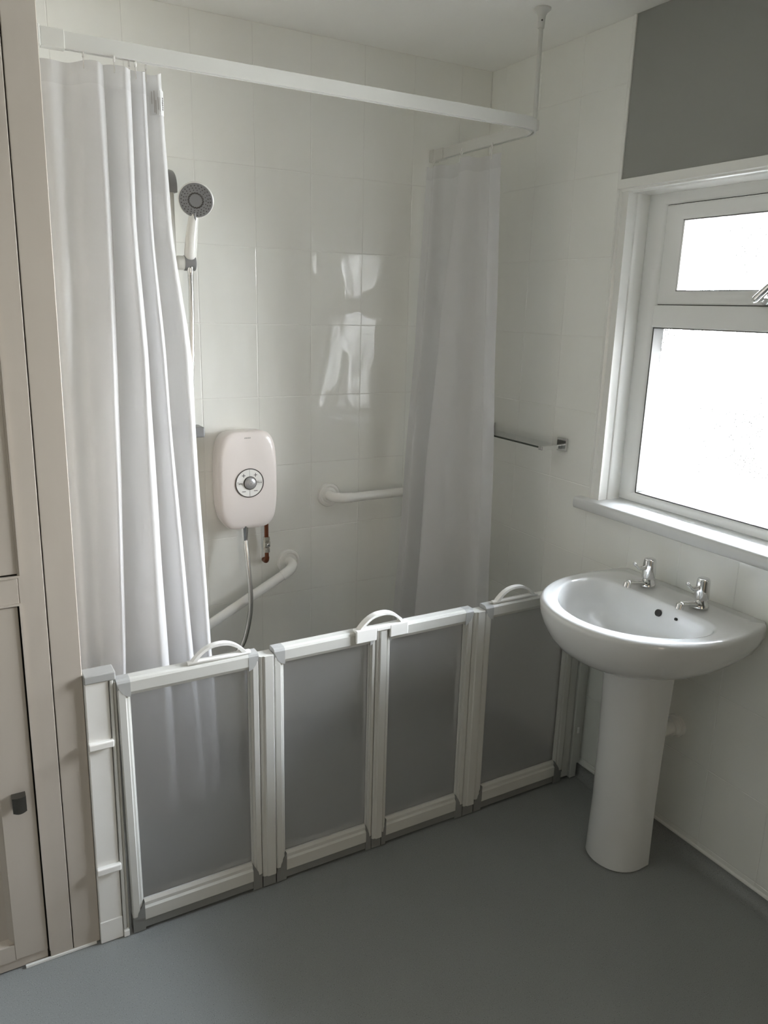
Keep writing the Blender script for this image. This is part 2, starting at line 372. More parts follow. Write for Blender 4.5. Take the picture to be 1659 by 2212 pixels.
loft(bm, [[(x, y, z) for x, z in ps] for y in (-0.656, -1.73)])
M_sill = mat('gloss_window_board', (0.70, 0.71, 0.71), 0.05); add_bump(M_sill, 120, 0.0003)
obj('window_sill', bm, M_sill, WR, sharp=50)

# ------------------------------------------------------------------ built-in cupboard on the left
FY = -0.767
cup = thing('built_in_cupboard', 'cream painted floor to ceiling built-in cupboard at the left edge, one door above another', 'cupboard', (-2.15, -0.4, 0))
obj('corner_post', B(-1.745, -1.680, FY, -0.70, 0.004, HC, 0.0015), M_joinery, cup)
obj('side_panel', B(-1.72, -1.700, -0.70, -0.001, 0.004, HC), M_joinery, cup)
obj('frame_stile', B(-1.801, -1.7472, FY, -0.72, 0.006, HC, 0.0015), M_joinery, cup)
obj('frame_rail', B(-2.64, -1.8012, FY, -0.72, 0.978, 1.039, 0.001), M_joinery, cup)
obj('frame_rail', B(-2.64, -1.8012, FY, -0.72, 2.25, HC, 0.001), M_joinery, cup)
obj('frame_stile', B(-2.64, -2.56, FY, -0.722, 0.006, HC), M_joinery, cup)
obj('interior_shade', B(-2.64, -1.702, -0.715, -0.70, 0.0, HC), M_shade, cup)  # near-black sheet standing in for the shade inside the cupboard
def cup_door(x0, x1, z0, z1, st=0.075):
    d = obj('door', B(x1 - st, x1, FY + 0.001, FY + 0.028, z0, z1, 0.0015), M_joinery, cup)
    obj('door_stile', B(x0, x0 + st, FY + 0.001, FY + 0.028, z0, z1, 0.0015), M_joinery, d)
    for a, b in ((z0, z0 + st * 0.6), (z1 - st, z1)): obj('door_rail', B(x0 + st, x1 - st, FY + 0.001, FY + 0.028, a, b), M_joinery, d)
    bm = bmesh.new(); xa, xb, za, zb = x0 + st, x1 - st, z0 + st * 0.6, z1 - st
    def r(i, y): return [(xa + i, y, za + i), (xb - i, y, za + i), (xb - i, y, zb - i), (xa + i, y, zb - i)]
    loft(bm, [r(-0.002, FY + 0.02), r(-0.002, FY + 0.006), r(0.012, FY + 0.016), r(0.02, FY + 0.016)], False, True)
    obj('door_panel', bm, M_joinery, d)
    bm = bmesh.new(); g = 0.0035
    box(bm, x1 + g, x1 + g + 0.005, FY - 0.003, FY + 0.004, z0 - g, z1 + g + 0.005); box(bm, x0, x1 + g, FY - 0.003, FY + 0.004, z1 + g, z1 + g + 0.005)
    if z0 > 0.5: box(bm, x0, x1 + g, FY - 0.003, FY + 0.004, z0 - g - 0.005, z0 - g)
    obj('door_bead', bm, M_joinery, cup)
    return d
cup_door(-2.555, -1.800, 1.048, 2.245, 0.10)
d = cup_door(-2.555, -1.806, 0.032, 0.970)
obj('door_toe_board', B(-2.64, -1.807, FY + 0.006, FY + 0.02, 0.004, 0.030), M_joinery, cup)
obj('capping_strip', B(-1.86, -1.689, FY - 0.004, FY + 0.003, 0.001, 0.007), M_white, cup)
bm = bmesh.new(); rings = []
for k in range(9):
    t = k / 8; x = -1.8555 + 0.030 * t; rings.append([(x, -0.793 - 0.004 * math.sin(PI * t), 0.505), (x, -0.767, 0.502), (x, -0.766, 0.478), (x, -0.790 - 0.004 * math.sin(PI * t), 0.463 - 0.003 * math.sin(PI * t))])
loft(bm, rings); obj('knob', bm, M_knob, d)

def lean(o):
    for c in o.children:
        for v in c.data.vertices: v.co.x += 0.0125 * (v.co.z + wloc(c).z) - 0.008
        lean(c)
lean(cup)                                                 # the old joinery stands a little out of plumb
# ------------------------------------------------------------------ shower screen: fixed end panel, two folding doors, wall post
DY0, DY1 = -0.787, -0.751          # front and back of the door frames
ep = thing('end_panel', 'narrow white end panel with grey cap, between cupboard corner and folding screen', 'panel', (-1.645, -0.76, 0))
obj('board', B(-1.679, -1.6225, -0.777, -0.740, 0.004, 0.752, 0.003, 2), M_white, ep)
bm = bmesh.new(); box(bm, -1.6795, -1.606, -0.783, -0.735, 0.752, 0.774, 0.003, 2); obj('grey_cap', bm, M_cap, ep)
obj('upright_channel', B(-1.621, -1.6125, -0.781, -0.75, 0.022, 0.752, 0.002, 1), M_frame, ep)
obj('upright_channel', B(-1.6115, -1.6055, -0.776, -0.75, 0.02, 0.742, 0.001, 1), M_frame, ep)
for z in (0.594, 0.235): obj('clip', B(-1.6792, -1.6185, -0.790, -0.774, z - 0.019, z, 0.003, 2), M_white, ep)
obj('base_plate', B(-1.6795, -1.6225, -0.7795, -0.739, 0.001, 0.066, 0.0015), M_white, ep)
obj('foot', B(-1.6215, -1.607, -0.786, -0.752, 0.0015, 0.022, 0.002), M_white, ep)

lean(ep)

def rail_prof(z0, z1, yf, yb, up=True):
    h = z1 - z0
    if up: return [(yb, z0), (yf + 0.012, z0), (yf + 0.006, z0 + 0.003), (yf + 0.0005, z0 + 0.013), (yf, z1 - 0.008), (yf + 0.003, z1 - 0.003), (yf + 0.010, z1), (yb - 0.003, z1), (yb, z1 - 0.003)]
    return [(yb, z0), (yf + 0.002, z0), (yf, z0 + 0.003), (yf, z0 + h * 0.62), (yf + 0.006, z0 + h * 0.70), (yf + 0.006, z0 + h * 0.86), (yf + 0.011, z1), (yb, z1)]
def hrail(name, x0, x1, z0, z1, m, parent, up):
    bm = bmesh.new(); loft(bm, [[(x, y, z) for y, z in rail_prof(z0, z1, DY0, DY1, up)] for x in (x0, x1)])
    return obj(name, bm, m, parent)
def stile(name, x0, x1, z0, z1, m, parent, inner, yf=DY0):
    """upright whose inner edge is stepped down to the pane; inner: +1 pane on the right, -1 on the left"""
    wd = x1 - x0
    pr = [(0, DY1), (0, yf + 0.003), (0.003, yf), (wd * 0.58, yf), (wd * 0.66, yf + 0.004), (wd * 0.82, yf + 0.005), (wd * 0.90, yf + 0.011), (wd, yf + 0.013), (wd, DY1)]
    bm = bmesh.new(); loft(bm, [[((x0 + u) if inner > 0 else (x1 - u), y, z) for u, y in pr] for z in (z0, z1)])
    return obj(name, bm, m, parent)
def corner(x0, x1, parent, top, outer):
    """grey corner piece; outer -1: outer edge is x0"""
    a, b = (x0, x1) if outer < 0 else (x1, x0)
    bm = bmesh.new(); m_ = M_cap if top else M_capd
    if top:
        loft(bm, [[(x, y, z) for y, z in [(DY1 + .0005, 0.722), (DY0 + 0.0012, 0.722), (DY0 - 0.0002, 0.740), (DY0 + 0.003, 0.7452), (DY0 + 0.010, 0.7482), (DY1 - 0.003, 0.7482), (DY1 + .0005, 0.745)]] for x in (x0, x1)])
        pts = [(a, 0.7385), (b, 0.7385), (b, 0.700), (a + (b - a) * 0.62, 0.704), (a + (b - a) * 0.3, 0.715)]
    else:
        box(bm, x0, x1, DY0 + 0.0025, DY1 - 0.001, 0.003, 0.045)
        pts = [(a, 0.0505), (a, 0.044), (b, 0.044), (b, 0.094), (a + (b - a) * 0.8, 0.082), (a + (b - a) * 0.45, 0.064), (a + (b - a) * 0.35, 0.0505)]
    loft(bm, [[(x, DY0 - 0.0004, z) for x, z in pts], [(x, DY0 + 0.012, z) for x, z in pts]])
    obj('corner_cap', bm, m_, parent)
def leaf(parent, xo0, xg0, xg1, xo1):
    obj('pane', B(xg0 - 0.006, xg1 + 0.006, -0.771, -0.768, 0.075, 0.715), M_frost, parent)
    hrail('top_rail', xg0, xg1, 0.700, 0.748, M_frame, parent, True)
    hrail('bottom_rail', xg0, xg1, 0.034, 0.094, M_frame, parent, False)
    stile('stile', xo0, xg0, 0.052, 0.724, M_frame, parent, +1); stile('stile', xg1, xo1, 0.052, 0.724, M_frame, parent, -1)
    corner(xo0, xg0, parent, True, -1); corner(xg1, xo1, parent, True, 1)
    corner(xo0, xg0, parent, False, -1); corner(xg1, xo1, parent, False, 1)
    obj('floor_seal', B(xo0 + 0.004, xo1 - 0.002, -0.768, -0.756, 0.001, 0.042), M_seal, parent)
    obj('floor_seal', B(xg0 - 0.001, xg1 + 0.001, -0.7825, -0.7685, 0.008, 0.0338, 0.001), M_capd, parent)
def strip(x0, x1, parent, yf=DY0 - 0.004, z1=0.735, name='hinge_strip'):
    wd = x1 - x0; pr = [(0, DY1), (0, yf + 0.008), (wd * 0.1, yf + 0.004), (wd * 0.28, yf + 0.0035), (wd * 0.36, yf), (wd * 0.93, yf), (wd, yf + 0.004), (wd, DY1)]
    bm = bmesh.new(); loft(bm, [[(x0 + u, y, z) for u, y in pr] for z in (0.040, z1)]); obj(name, bm, M_frame, parent)
    obj('strip_foot', B(x0 + 0.001, x1 - 0.001, DY0 + 0.002, DY1 - 0.002, 0.003, 0.0395, 0.001), M_capd, parent)
def arch(parent, xc, ln, z0, h, yf, yb, flap=None):
    """D shaped pull: tabs, bow and base bar"""
    n = 30; a = ln / 2; bm = bmesh.new(); cr_o, cr_i = [], []
    for k in range(n + 1):
        u = -1 + 2 * k / n; s = abs(u)
        cr_o.append((xc + u * 0.86 * a, z0 + 0.0075 + (h - 0.0075) * (1 - s ** 2.3)))
        cr_i.append((xc + u * 0.70 * a, z0 + 0.0075 + (h - 0.0150) * max(0.0, 1 - s ** 2.4) ** 0.85))
    rings = [[(o[0], yf, o[1]), (o[0], yb, o[1]), (q[0], yb, q[1]), (q[0], yf, q[1])] for o, q in zip(cr_o, cr_i)]
    loft(bm, rings)
    box(bm, xc - a, xc + a, yf, yb, z0, z0 + 0.0085, 0.0028, 2)
    h_ = obj('handle', bm, M_white, parent, sharp=35)
    if flap:
        for (xa, xb, zb) in flap:
            obj('handle_flap', B(xa, xb, yf - 0.004, yf + 0.004, zb, z0 + 0.009, 0.003, 3), M_white, h_)
    return h_

dl = thing('folding_shower_door', 'left half of the low folding shower screen, two frosted leaves beside the cupboard', 'shower door', (-1.24, -0.769, 0), 'half height folding shower doors')
leaf(dl, -1.604, -1.572, -1.267, -1.2395)
strip(-1.2375, -1.197, dl)
leaf(dl, -1.1945, -1.164, -0.900, -0.8815)
arch(dl, -1.343, 0.170, 0.7485, 0.046, DY0 + 0.004, DY0 + 0.021)
dr = thing('folding_shower_door', 'right half of the low folding shower screen, two frosted leaves beside the washbasin', 'shower door', (-0.49, -0.769, 0), 'half height folding shower doors')
leaf(dr, -0.8445, -0.829, -0.564, -0.5355)
strip(-0.880, -0.846, dr, DY0 - 0.006, 0.741, 'meeting_strip')
strip(-0.5335, -0.490, dr)
leaf(dr, -0.4875, -0.457, -0.137, -0.101)
arch(dr, -0.863, 0.176, 0.7485, 0.048, DY0 - 0.006, DY0 + 0.016, [(-0.951, -0.884, 0.717), (-0.840, -0.779, 0.717), (-0.886, -0.838, 0.7435)])
arch(dr, -0.366, 0.180, 0.7485, 0.046, DY0 + 0.004, DY0 + 0.021)
wp = thing('wall_post', 'white screen post against the tiled wall behind the washbasin pedestal', 'post', (-0.05, -0.765, 0))
obj('channel', B(-0.097, -0.062, -0.781, -0.748, 0.012, 0.748, 0.003, 2), M_frame, wp)
obj('upright', B(-0.060, -0.0305, -0.788, -0.745, 0.004, 0.750, 0.002, 1), M_frame, wp)
obj('wall_channel', B(-0.0295, -0.002, -0.775, -0.742, 0.046, 0.752, 0.002, 1), M_frame, wp)
obj('screw_cover', B(-0.046, -0.036, -0.794, -0.787, 0.184, 0.208, 0.002), M_white, wp)

# ------------------------------------------------------------------ curtain rail
RX, RY, RR, RZ0, RZ1 = -0.243, -0.630, 0.095, 2.165, 2.198
path = [(-1.655, RY)]
n = 16
cx, cy = RX - RR, RY + RR
for k in range(n + 1):
    a = -PI / 2 + PI / 2 * k / n; path.append((cx + RR * math.cos(a), cy + RR * math.sin(a)))
path.append((RX, -0.004))
def rail_ring(i):
    p = Vector((*path[i], 0)); a = Vector((*path[max(i - 1, 0)], 0)); b = Vector((*path[min(i + 1, len(path) - 1)], 0))
    t = (b - a).normalized(); nn = Vector((t.y, -t.x, 0))     # outward
    q = [(0, RZ0), (0, RZ1), (-0.018, RZ1), (-0.018, RZ0), (-0.0125, RZ0), (-0.0125, RZ0 + 0.006), (-0.0055, RZ0 + 0.006), (-0.0055, RZ0)]
    return [p + nn * u + Vector((0, 0, z)) for u, z in q]
cr_ = thing('curtain_rail', 'white L-shaped curtain rail with rounded corner hung below the ceiling', 'curtain rail', (-0.25, -0.6, RZ0))
bm = bmesh.new(); loft(bm, [rail_ring(i) for i in range(len(path))]); obj('track', bm, M_track, cr_, sharp=40)
obj('end_bracket', B(-1.664, -1.640, RY - 0.006, RY + 0.026, RZ0 - 0.004, RZ1 + 0.006, 0.003, 2), M_track, cr_)
obj('end_sleeve', B(-1.640, -1.592, RY - 0.0025, RY + 0.021, RZ0 - 0.002, RZ1 + 0.002, 0.001), M_track, cr_)
obj('end_bracket', B(RX - 0.024, RX + 0.006, -0.026, -0.001, RZ0 - 0.004, RZ1 + 0.004, 0.003, 2), M_track, cr_)
obj('end_sleeve', B(RX - 0.021, RX + 0.0025, -0.085, -0.026, RZ0 - 0.002, RZ1 + 0.002, 0.001), M_track, cr_)
rod_xy = (-0.2585, -0.5785)
bm = bmesh.new(); tube(bm, [(*rod_xy, RZ0 + 0.02), (*rod_xy, 2.47)], 0.0065, 12); obj('drop_rod', bm, M_track, cr_, sharp=60)
obj('rod_clip', B(rod_xy[0] - 0.010, rod_xy[0] + 0.010, rod_xy[1] - 0.012, rod_xy[1] + 0.012, RZ0 + 0.008, RZ1 + 0.004, 0.003, 2), M_track, cr_)
bm = bmesh.new(); lathe(bm, [(0, 0.026), (0.004, 0.026), (0.012, 0.016), (0.020, 0.0115), (0.052, 0.0095)], (*rod_xy, HC), (0, 0, -1), 20); fl = obj('ceiling_flange', bm, M_track, cr_, sharp=40)
bm = bmesh.new(); lathe(bm, [(0, 0.0028), (0.003, 0.0026)], (rod_xy[0] - 0.0046, rod_xy[1] - 0.0075, HC - 0.034), (-0.53, -0.85, 0), 8); obj('grub_screw', bm, M_print, fl)

# ------------------------------------------------------------------ curtains
def curtain(label, loc, levels, hem, wob, hooks):
    """levels: (z function per column, cross-section points) from the top down, blended smoothly"""
    root = thing('shower_curtain', label, 'curtain', loc, 'white shower curtains on the rail')
    per = 9; secs = [crom([(x, y, 0) for x, y in pts], per) for _, pts in levels]
    nc = len(secs[0]); nv = 84; zs = [l[0] for l in levels]
    rows = []
    for j in range(nv + 1):
        row = []
        for i in range(nc):
            u = i / (nc - 1); t = j / nv
            ztop = zs[0](u) if callable(zs[0]) else zs[0]; zbot = zs[-1](u) if callable(zs[-1]) else zs[-1]
            z = ztop + (zbot - ztop) * t
            k = 0
            zl = [ztop] + [q for q in zs[1:-1]] + [zbot]
            while k < len(zl) - 2 and z < zl[k + 1]: k += 1
            s = (zl[k] - z) / (zl[k] - zl[k + 1]); s = min(max(s, 0), 1)
            s = s * s * (3 - 2 * s) * 0.5 + s * 0.5
            p = secs[k][i].lerp(secs[k + 1][i], s)
            wv = wob * min(1, t * 5) * (math.sin(z * 7.1 + u * 9) * 0.6 + math.sin(z * 15.3 - u * 21) * 0.4)
            row.append(Vector((p.x + wv * 0.5, p.y + wv, z)))
        rows.append(row)
    def sheet(name, j0, j1, m):
        bm = bmesh.new(); loft(bm, rows[j0:j1 + 1], False, False, closed=False)
        me = bpy.data.meshes.new(name); bm.to_mesh(me); bm.free()
        return link_mesh(name, me, m, root, True)
    jh = max(1, round(hem * nv))
    sheet('header_band', 0, jh, M_hem); sheet('drape', jh, nv, M_curt)
    for i in hooks:
        p = rows[0][min(nc - 1, int(i * (nc - 1)))]
        ztop = RZ0 + 0.004; bm = bmesh.new()
        tube(bm, [(p.x, p.y, ztop), (p.x, p.y, (ztop + p.z) / 2 + 0.008)], 0.0022, 8)
        ring = [(p.x, p.y + 0.0055 * math.sin(a), (ztop + p.z) / 2 + 0.0055 * math.cos(a) + 0.002) for a in [2 * PI * k / 14 for k in range(15)]]
        tube(bm, ring, 0.0016, 6); tube(bm, [(p.x, p.y, (ztop + p.z) / 2 - 0.003), (p.x, p.y, p.z - 0.016)], 0.0016, 6)
        obj('curtain_hook', bm, M_white, root, sharp=60)
    return root, rows
def ztl(u): return 2.147 - 0.004 * math.sin(u * 30)
def zbl(u): return 0.262 - 0.018 * math.sin(u * PI) + 0.006 * math.sin(u * 27) + (0.012 if u > 0.9 else 0)
def folds(x0, edges, y0, d, first):
    """cross-section of rounded folds, each rolling over to the right and tucking under at its edge"""
    p = [(x0, y0 + 0.02), (x0 + first * 0.30, y0 - 0.25 * d), (x0 + first * 0.62, y0 + 0.004)]; a = x0 + first * 0.75
    for k, b in enumerate(edges):
        w_, dd = b - a, d * (1.0, 1.15, 0.85, 0.6)[k]
        p += [(a + 0.10 * w_, y0), (a + 0.42 * w_, y0 - 0.55 * dd), (a + 0.74 * w_, y0 - dd), (a + 0.96 * w_, y0 - 0.72 * dd), (b + 0.002, y0 - 0.25 * dd)]
        if k < len(edges) - 1: p.append((b - 0.004, y0 + 0.006))
        a = b
    return p
left_levels = [
 (ztl,  folds(-1.662, (-1.515, -1.458, -1.424, -1.387), -0.606, 0.034, 0.120)),
 (1.83, folds(-1.663, (-1.517, -1.462, -1.424, -1.377), -0.602, 0.044, 0.115)),
 (1.50, folds(-1.665, (-1.525, -1.452, -1.406, -1.340), -0.598, 0.056, 0.105)),
 (zbl,  folds(-1.672, (-1.567, -1.434, -1.352, -1.306), -0.588, 0.074, 0.075))]
cl, rows = curtain('long white shower curtain drawn to the left end of the rail, small label near top', (-1.5, -0.62, 0.3), left_levels, 0.022, 0.004, (0.15, 0.4, 0.52, 0.64, 0.85))
# printed care label sewn to the leading edge
i0, i1, zt, zb = 9 * 21 + 5, 9 * 24 + 2, 2.112, 2.060
def lab(u, z, o=0.0):
    q = i0 + (i1 - i0) * u; k = min(int(q), i1 - 1); f_ = q - k; r_ = rows[3]
    p = r_[k].lerp(r_[k + 1], f_); t = (r_[k + 1] - r_[k]).normalized(); return Vector((p.x, p.y, z)) + Vector((t.y, -t.x, 0)) * (0.0022 + 0.0004 * o)
bm = bmesh.new()
loft(bm, [[lab(k / 8, zb) for k in range(9)] + [lab(k / 8, zb, -4) for k in range(8, -1, -1)], [lab(k / 8, zt) for k in range(9)] + [lab(k / 8, zt, -4) for k in range(8, -1, -1)]])
lb = obj('care_label', bm, M_label, cl)
bm = bmesh.new()
for u, z1_, z0_, wd in ((0.12, 0.95, 0.45, 0.045), (0.26, 0.98, 0.10, 0.05), (0.34, 0.60, 0.05, 0.05), (0.46, 0.72, 0.22, 0.04), (0.56, 0.72, 0.14, 0.04)):
    q = [lab(u, zb + (zt - zb) * z1_, 1), lab(u + wd, zb + (zt - zb) * z1_, 1), lab(u + wd, zb + (zt - zb) * z0_, 1), lab(u, zb + (zt - zb) * z0_, 1)]; bm.faces.new([bm.verts.new(p) for p in q])
obj('small_print', bm, M_printl, lb)
bm = bmesh.new()
for k in range(6):
    u, z = 0.74 + 0.012 * math.sin(k * 2.1), 0.74 - k * 0.09
    q = [lab(u, zb + (zt - zb) * z, 1.2), lab(u + 0.13, zb + (zt - zb) * (z - .02), 1.2), lab(u + 0.12, zb + (zt - zb) * (z - .085), 1.2), lab(u + .01, zb + (zt - zb) * (z - .075), 1.2)]; bm.faces.new([bm.verts.new(p) for p in q])
obj('bold_print', bm, M_print, lb)

def ztr(u): return 2.140 - 0.005 * math.sin(u * 8 * PI) ** 2
def zbr(u): return 0.290 + 0.01 * math.sin(u * 19)
right_levels = [
 (ztr,  [(-0.292, -0.030), (-0.282, -0.060), (-0.300, -0.090), (-0.262, -0.112), (-0.254, -0.180), (-0.262, -0.235), (-0.306, -0.258), (-0.292, -0.292), (-0.250, -0.320), (-0.240, -0.350), (-0.270, -0.378), (-0.240, -0.398)]),
 (1.58, [(-0.346, -0.080), (-0.330, -0.098), (-0.338, -0.118), (-0.290, -0.128), (-0.270, -0.170), (-0.290, -0.215), (-0.345, -0.240), (-0.322, -0.300), (-0.262, -0.335), (-0.242, -0.375), (-0.268, -0.402), (-0.236, -0.422)]),
 (1.00, [(-0.400, -0.116), (-0.378, -0.126), (-0.384, -0.142), (-0.325, -0.150), (-0.295, -0.180), (-0.318, -0.212), (-0.385, -0.240), (-0.350, -0.315), (-0.272, -0.360), (-0.245, -0.405), (-0.268, -0.432), (-0.230, -0.450)]),
 (zbr,  [(-0.440, -0.120), (-0.412, -0.130), (-0.420, -0.146), (-0.352, -0.156), (-0.315, -0.185), (-0.345, -0.215), (-0.415, -0.245), (-0.365, -0.330), (-0.282, -0.380), (-0.250, -0.425), (-0.270, -0.455), (-0.230, -0.478)])]
curtain('white shower curtain at the right end of the rail, against the back corner', (-0.27, -0.25, 0.3), right_levels, 0.018, 0.003, (0.1, 0.52, 0.93))

# ------------------------------------------------------------------ electric shower unit
es = thing('electric_shower', 'white rounded electric shower unit with round control dial on the back wall', 'shower unit', (-1.008, 0, 1.052))
def sup(cx, cz, hw, hh, y, n=88, e=4.8):
    r = []
    for k in range(n):
        a = 2 * PI * k / n; c, s = math.cos(a), math.sin(a)
        r.append((cx + hw * math.copysign(abs(c) ** (2 / e), c), y, cz + hh * math.copysign(abs(s) ** (2 / (e - 1.3)), s)))
    return r
ux, uz = -1.010, 1.052
bm = bmesh.new()
loft(bm, [sup(ux, uz, 0.100, 0.165, -0.001), sup(ux, uz, 0.104, 0.170, -0.012), sup(ux, uz, 0.107, 0.173, -0.055), sup(ux, uz, 0.1075, 0.174, -0.072), sup(ux, uz, 0.1055, 0.172, -0.080), sup(ux, uz, 0.101, 0.168, -0.0855), sup(ux, uz, 0.09, 0.155, -0.089), sup(ux, uz, 0.055, 0.10, -0.0915), sup(ux, uz, 0.02, 0.04, -0.092)])
obj('housing', bm, M_warm, es, smooth=True)
DC = (-1.0085, 1.046); YP = -0.0925
bm = bmesh.new(); lathe(bm, [(-0.004, 0.050), (0.001, 0.050)], (DC[0], YP, DC[1]), (0, -1, 0), 48); dial = obj('control_dial', bm, M_white, es)
bm = bmesh.new(); tube(bm, [(DC[0] + 0.050 * math.cos(a), YP - 0.001, DC[1] + 0.050 * math.sin(a)) for a in [2 * PI * k / 48 for k in range(49)]], 0.0017, 8); obj('dial_rim', bm, M_print, dial, sharp=60)
bm = bmesh.new(); lathe(bm, [(0.0, 0.0235), (0.003, 0.0235)], (DC[0] + .001, YP - 0.0005, DC[1]), (0, -1, 0), 36); obj('button_rim', bm, M_print, dial)
bm = bmesh.new(); lathe(bm, [(0.001, 0.0215), (0.006, 0.0205), (0.009, 0.016), (0.0105, 0.008), (0.011, 0.001)], (DC[0] + .001, YP - 0.0005, DC[1]), (0, -1, 0), 36); btn = obj('power_button', bm, M_button, dial, smooth=True)
bm = bmesh.new(); yb = YP - 0.0125
tube(bm, [(DC[0] + .001 + 0.0055 * math.cos(a), yb + 0.001, DC[1] + 0.0055 * math.sin(a)) for a in [PI / 2 + 0.6 + (2 * PI - 1.2) * k / 20 for k in range(21)]], 0.0006, 6)
tube(bm, [(DC[0] + .001, yb + 0.001, DC[1] + 0.001), (DC[0] + .001, yb + 0.001, DC[1] + 0.0075)], 0.0006, 6)
obj('power_symbol', bm, M_white, dial)
YT = YP - 0.0012
def mark(x0, x1, z0, z1, m=M_print, nm='marking'): obj(nm, B(x0, x1, YT - 0.0004, YT, z0, z1), m, dial)
for sx in (-1, 1):
    cx_, = (DC[0] + sx * 0.0215,)
    mark(cx_ - 0.0062, cx_ + 0.0062, DC[1] + 0.0262, DC[1] + 0.0284, nm='plus_sign'); mark(cx_ - 0.0011, cx_ + 0.0011, DC[1] + 0.0208, DC[1] + 0.0338, nm='plus_sign')
    mark(cx_ - 0.0066, cx_ + 0.0066, DC[1] - 0.0300, DC[1] - 0.0280, nm='minus_sign')
    xa, xb = (DC[0] - 0.0465, DC[0] - 0.0235) if sx < 0 else (DC[0] + 0.0255, DC[0] + 0.0465)
    mark(xa, xb, DC[1] + 0.0058, DC[1] + 0.0064, M_printl, 'dividing_line'); mark(xa, xb, DC[1] - 0.0064, DC[1] - 0.0058, M_printl, 'dividing_line')
mark(DC[0] - 0.0006, DC[0] + 0.0006, DC[1] + 0.0235, DC[1] + 0.049, M_printl, 'dividing_line'); mark(DC[0] - 0.0006, DC[0] + 0.0006, DC[1] - 0.049, DC[1] - 0.0235, M_printl, 'dividing_line')
text('Temp', 0.0105, (DC[0] - 0.0348, YT - 0.0002, DC[1] + 0.0002), M_print, dial, width=0.020); text('Flow', 0.0105, (DC[0] + 0.0358, YT - 0.0002, DC[1] + 0.0002), M_print, dial, width=0.0185)
bm = bmesh.new()
for k in range(4):
    x = -1.0235 + k * 0.0058; bm.faces.new([bm.verts.new(q) for q in ((x, -0.0899, 1.2005), (x + 0.004, -0.0899, 1.2005), (x + 0.0056, -0.0898, 1.2055), (x + 0.0016, -0.0898, 1.2055))])
obj('faint_badge', bm, M_printl, es)

# copper supply with isolation valve below the unit
cp = thing('copper_supply_pipe', 'short copper water pipe with isolation valve below the electric shower', 'pipe', (-0.928, -0.035, 0.78))
bm = bmesh.new(); tube(bm, [(-0.928, -0.035, 0.9), (-0.928, -0.035, 0.82)], 0.0076, 14); obj('upper_pipe', bm, M_copper, cp, sharp=60)
bm = bmesh.new(); z = 0.826
lathe(bm, [(0, 0.010), (0.002, 0.0125), (0.012, 0.0130), (0.014, 0.0105), (0.017, 0.0105), (0.019, 0.0140), (0.036, 0.0145), (0.039, 0.0105), (0.043, 0.0105), (0.045, 0.0125), (0.058, 0.0125), (0.060, 0.009)], (-0.928, -0.035, z), (0, 0, -1), 8); vl = obj('valve', bm, M_brass, cp, sharp=20)
bm = bmesh.new(); lathe(bm, [(0, 0.006), (0.006, 0.006), (0.007, 0.0045)], (-0.928, -0.049, z - 0.028), (0, -1, 0), 12); obj('valve_screw', bm, M_chrome, vl)
bm = bmesh.new(); tube(bm, crom([(-0.928, -0.035, 0.768), (-0.928, -0.035, 0.744), (-0.928, -0.026, 0.731), (-0.928, -0.001, 0.730)], 6), [0.0076] * 5 + [0.0092] * 13 + [0.0076], 14); obj('elbow', bm, M_copper, cp, sharp=60)

# riser rail
rr = thing('shower_riser_rail', 'slim white vertical shower riser rail on the back wall beside the left curtain', 'riser rail', (-1.23, -0.06, 1.22))
bm = bmesh.new(); tube(bm, [(-1.23, -0.058, 1.215), (-1.23, -0.058, 2.00)], 0.0098, 16); obj('rail', bm, M_frame, rr, sharp=60)
bm = bmesh.new(); rings = []
for k in range(10):
    t = k / 9; a = PI / 2 * t; yy = -0.078 + 0.078 * (1 - math.cos(a)); zz = 1.985 + 0.055 * math.sin(a)
    rings.append([(-1.246, yy, zz), (-1.238, yy - 0.003, zz + 0.001), (-1.222, yy - 0.003, zz + 0.001), (-1.214, yy, zz), (-1.214, -0.001, 1.97), (-1.246, -0.001, 1.97)])
rings = [[(x, (-0.078 if abs(y + 0.001) > 1e-6 else y), 1.968 if abs(y + 0.001) > 1e-6 else z) for x, y, z in rings[0]]] + rings
loft(bm, rings); obj('top_bracket', bm, M_greyp, rr, sharp=35)
obj('bottom_bracket', B(-1.247, -1.153, -0.074, -0.001, 1.211, 1.245, 0.005, 3), M_greyp, rr)
bm = bmesh.new(); lathe(bm, [(0, 0.013), (0.012, 0.0145), (0.022, 0.020), (0.026, 0.0215), (0.044, 0.0215)], (-1.2420, -0.058, 1.765), (1, 0, 0), 24)
sl = obj('slider', bm, M_frame, rr, sharp=35)
bm = bmesh.new(); lathe(bm, [(0, 0.0225), (0.002, 0.0232), (0.034, 0.0232), (0.036, 0.0215)], (-1.1980, -0.058, 1.765), (1, 0, 0), 24); obj('slider_end', bm, M_greyp, sl, sharp=35)

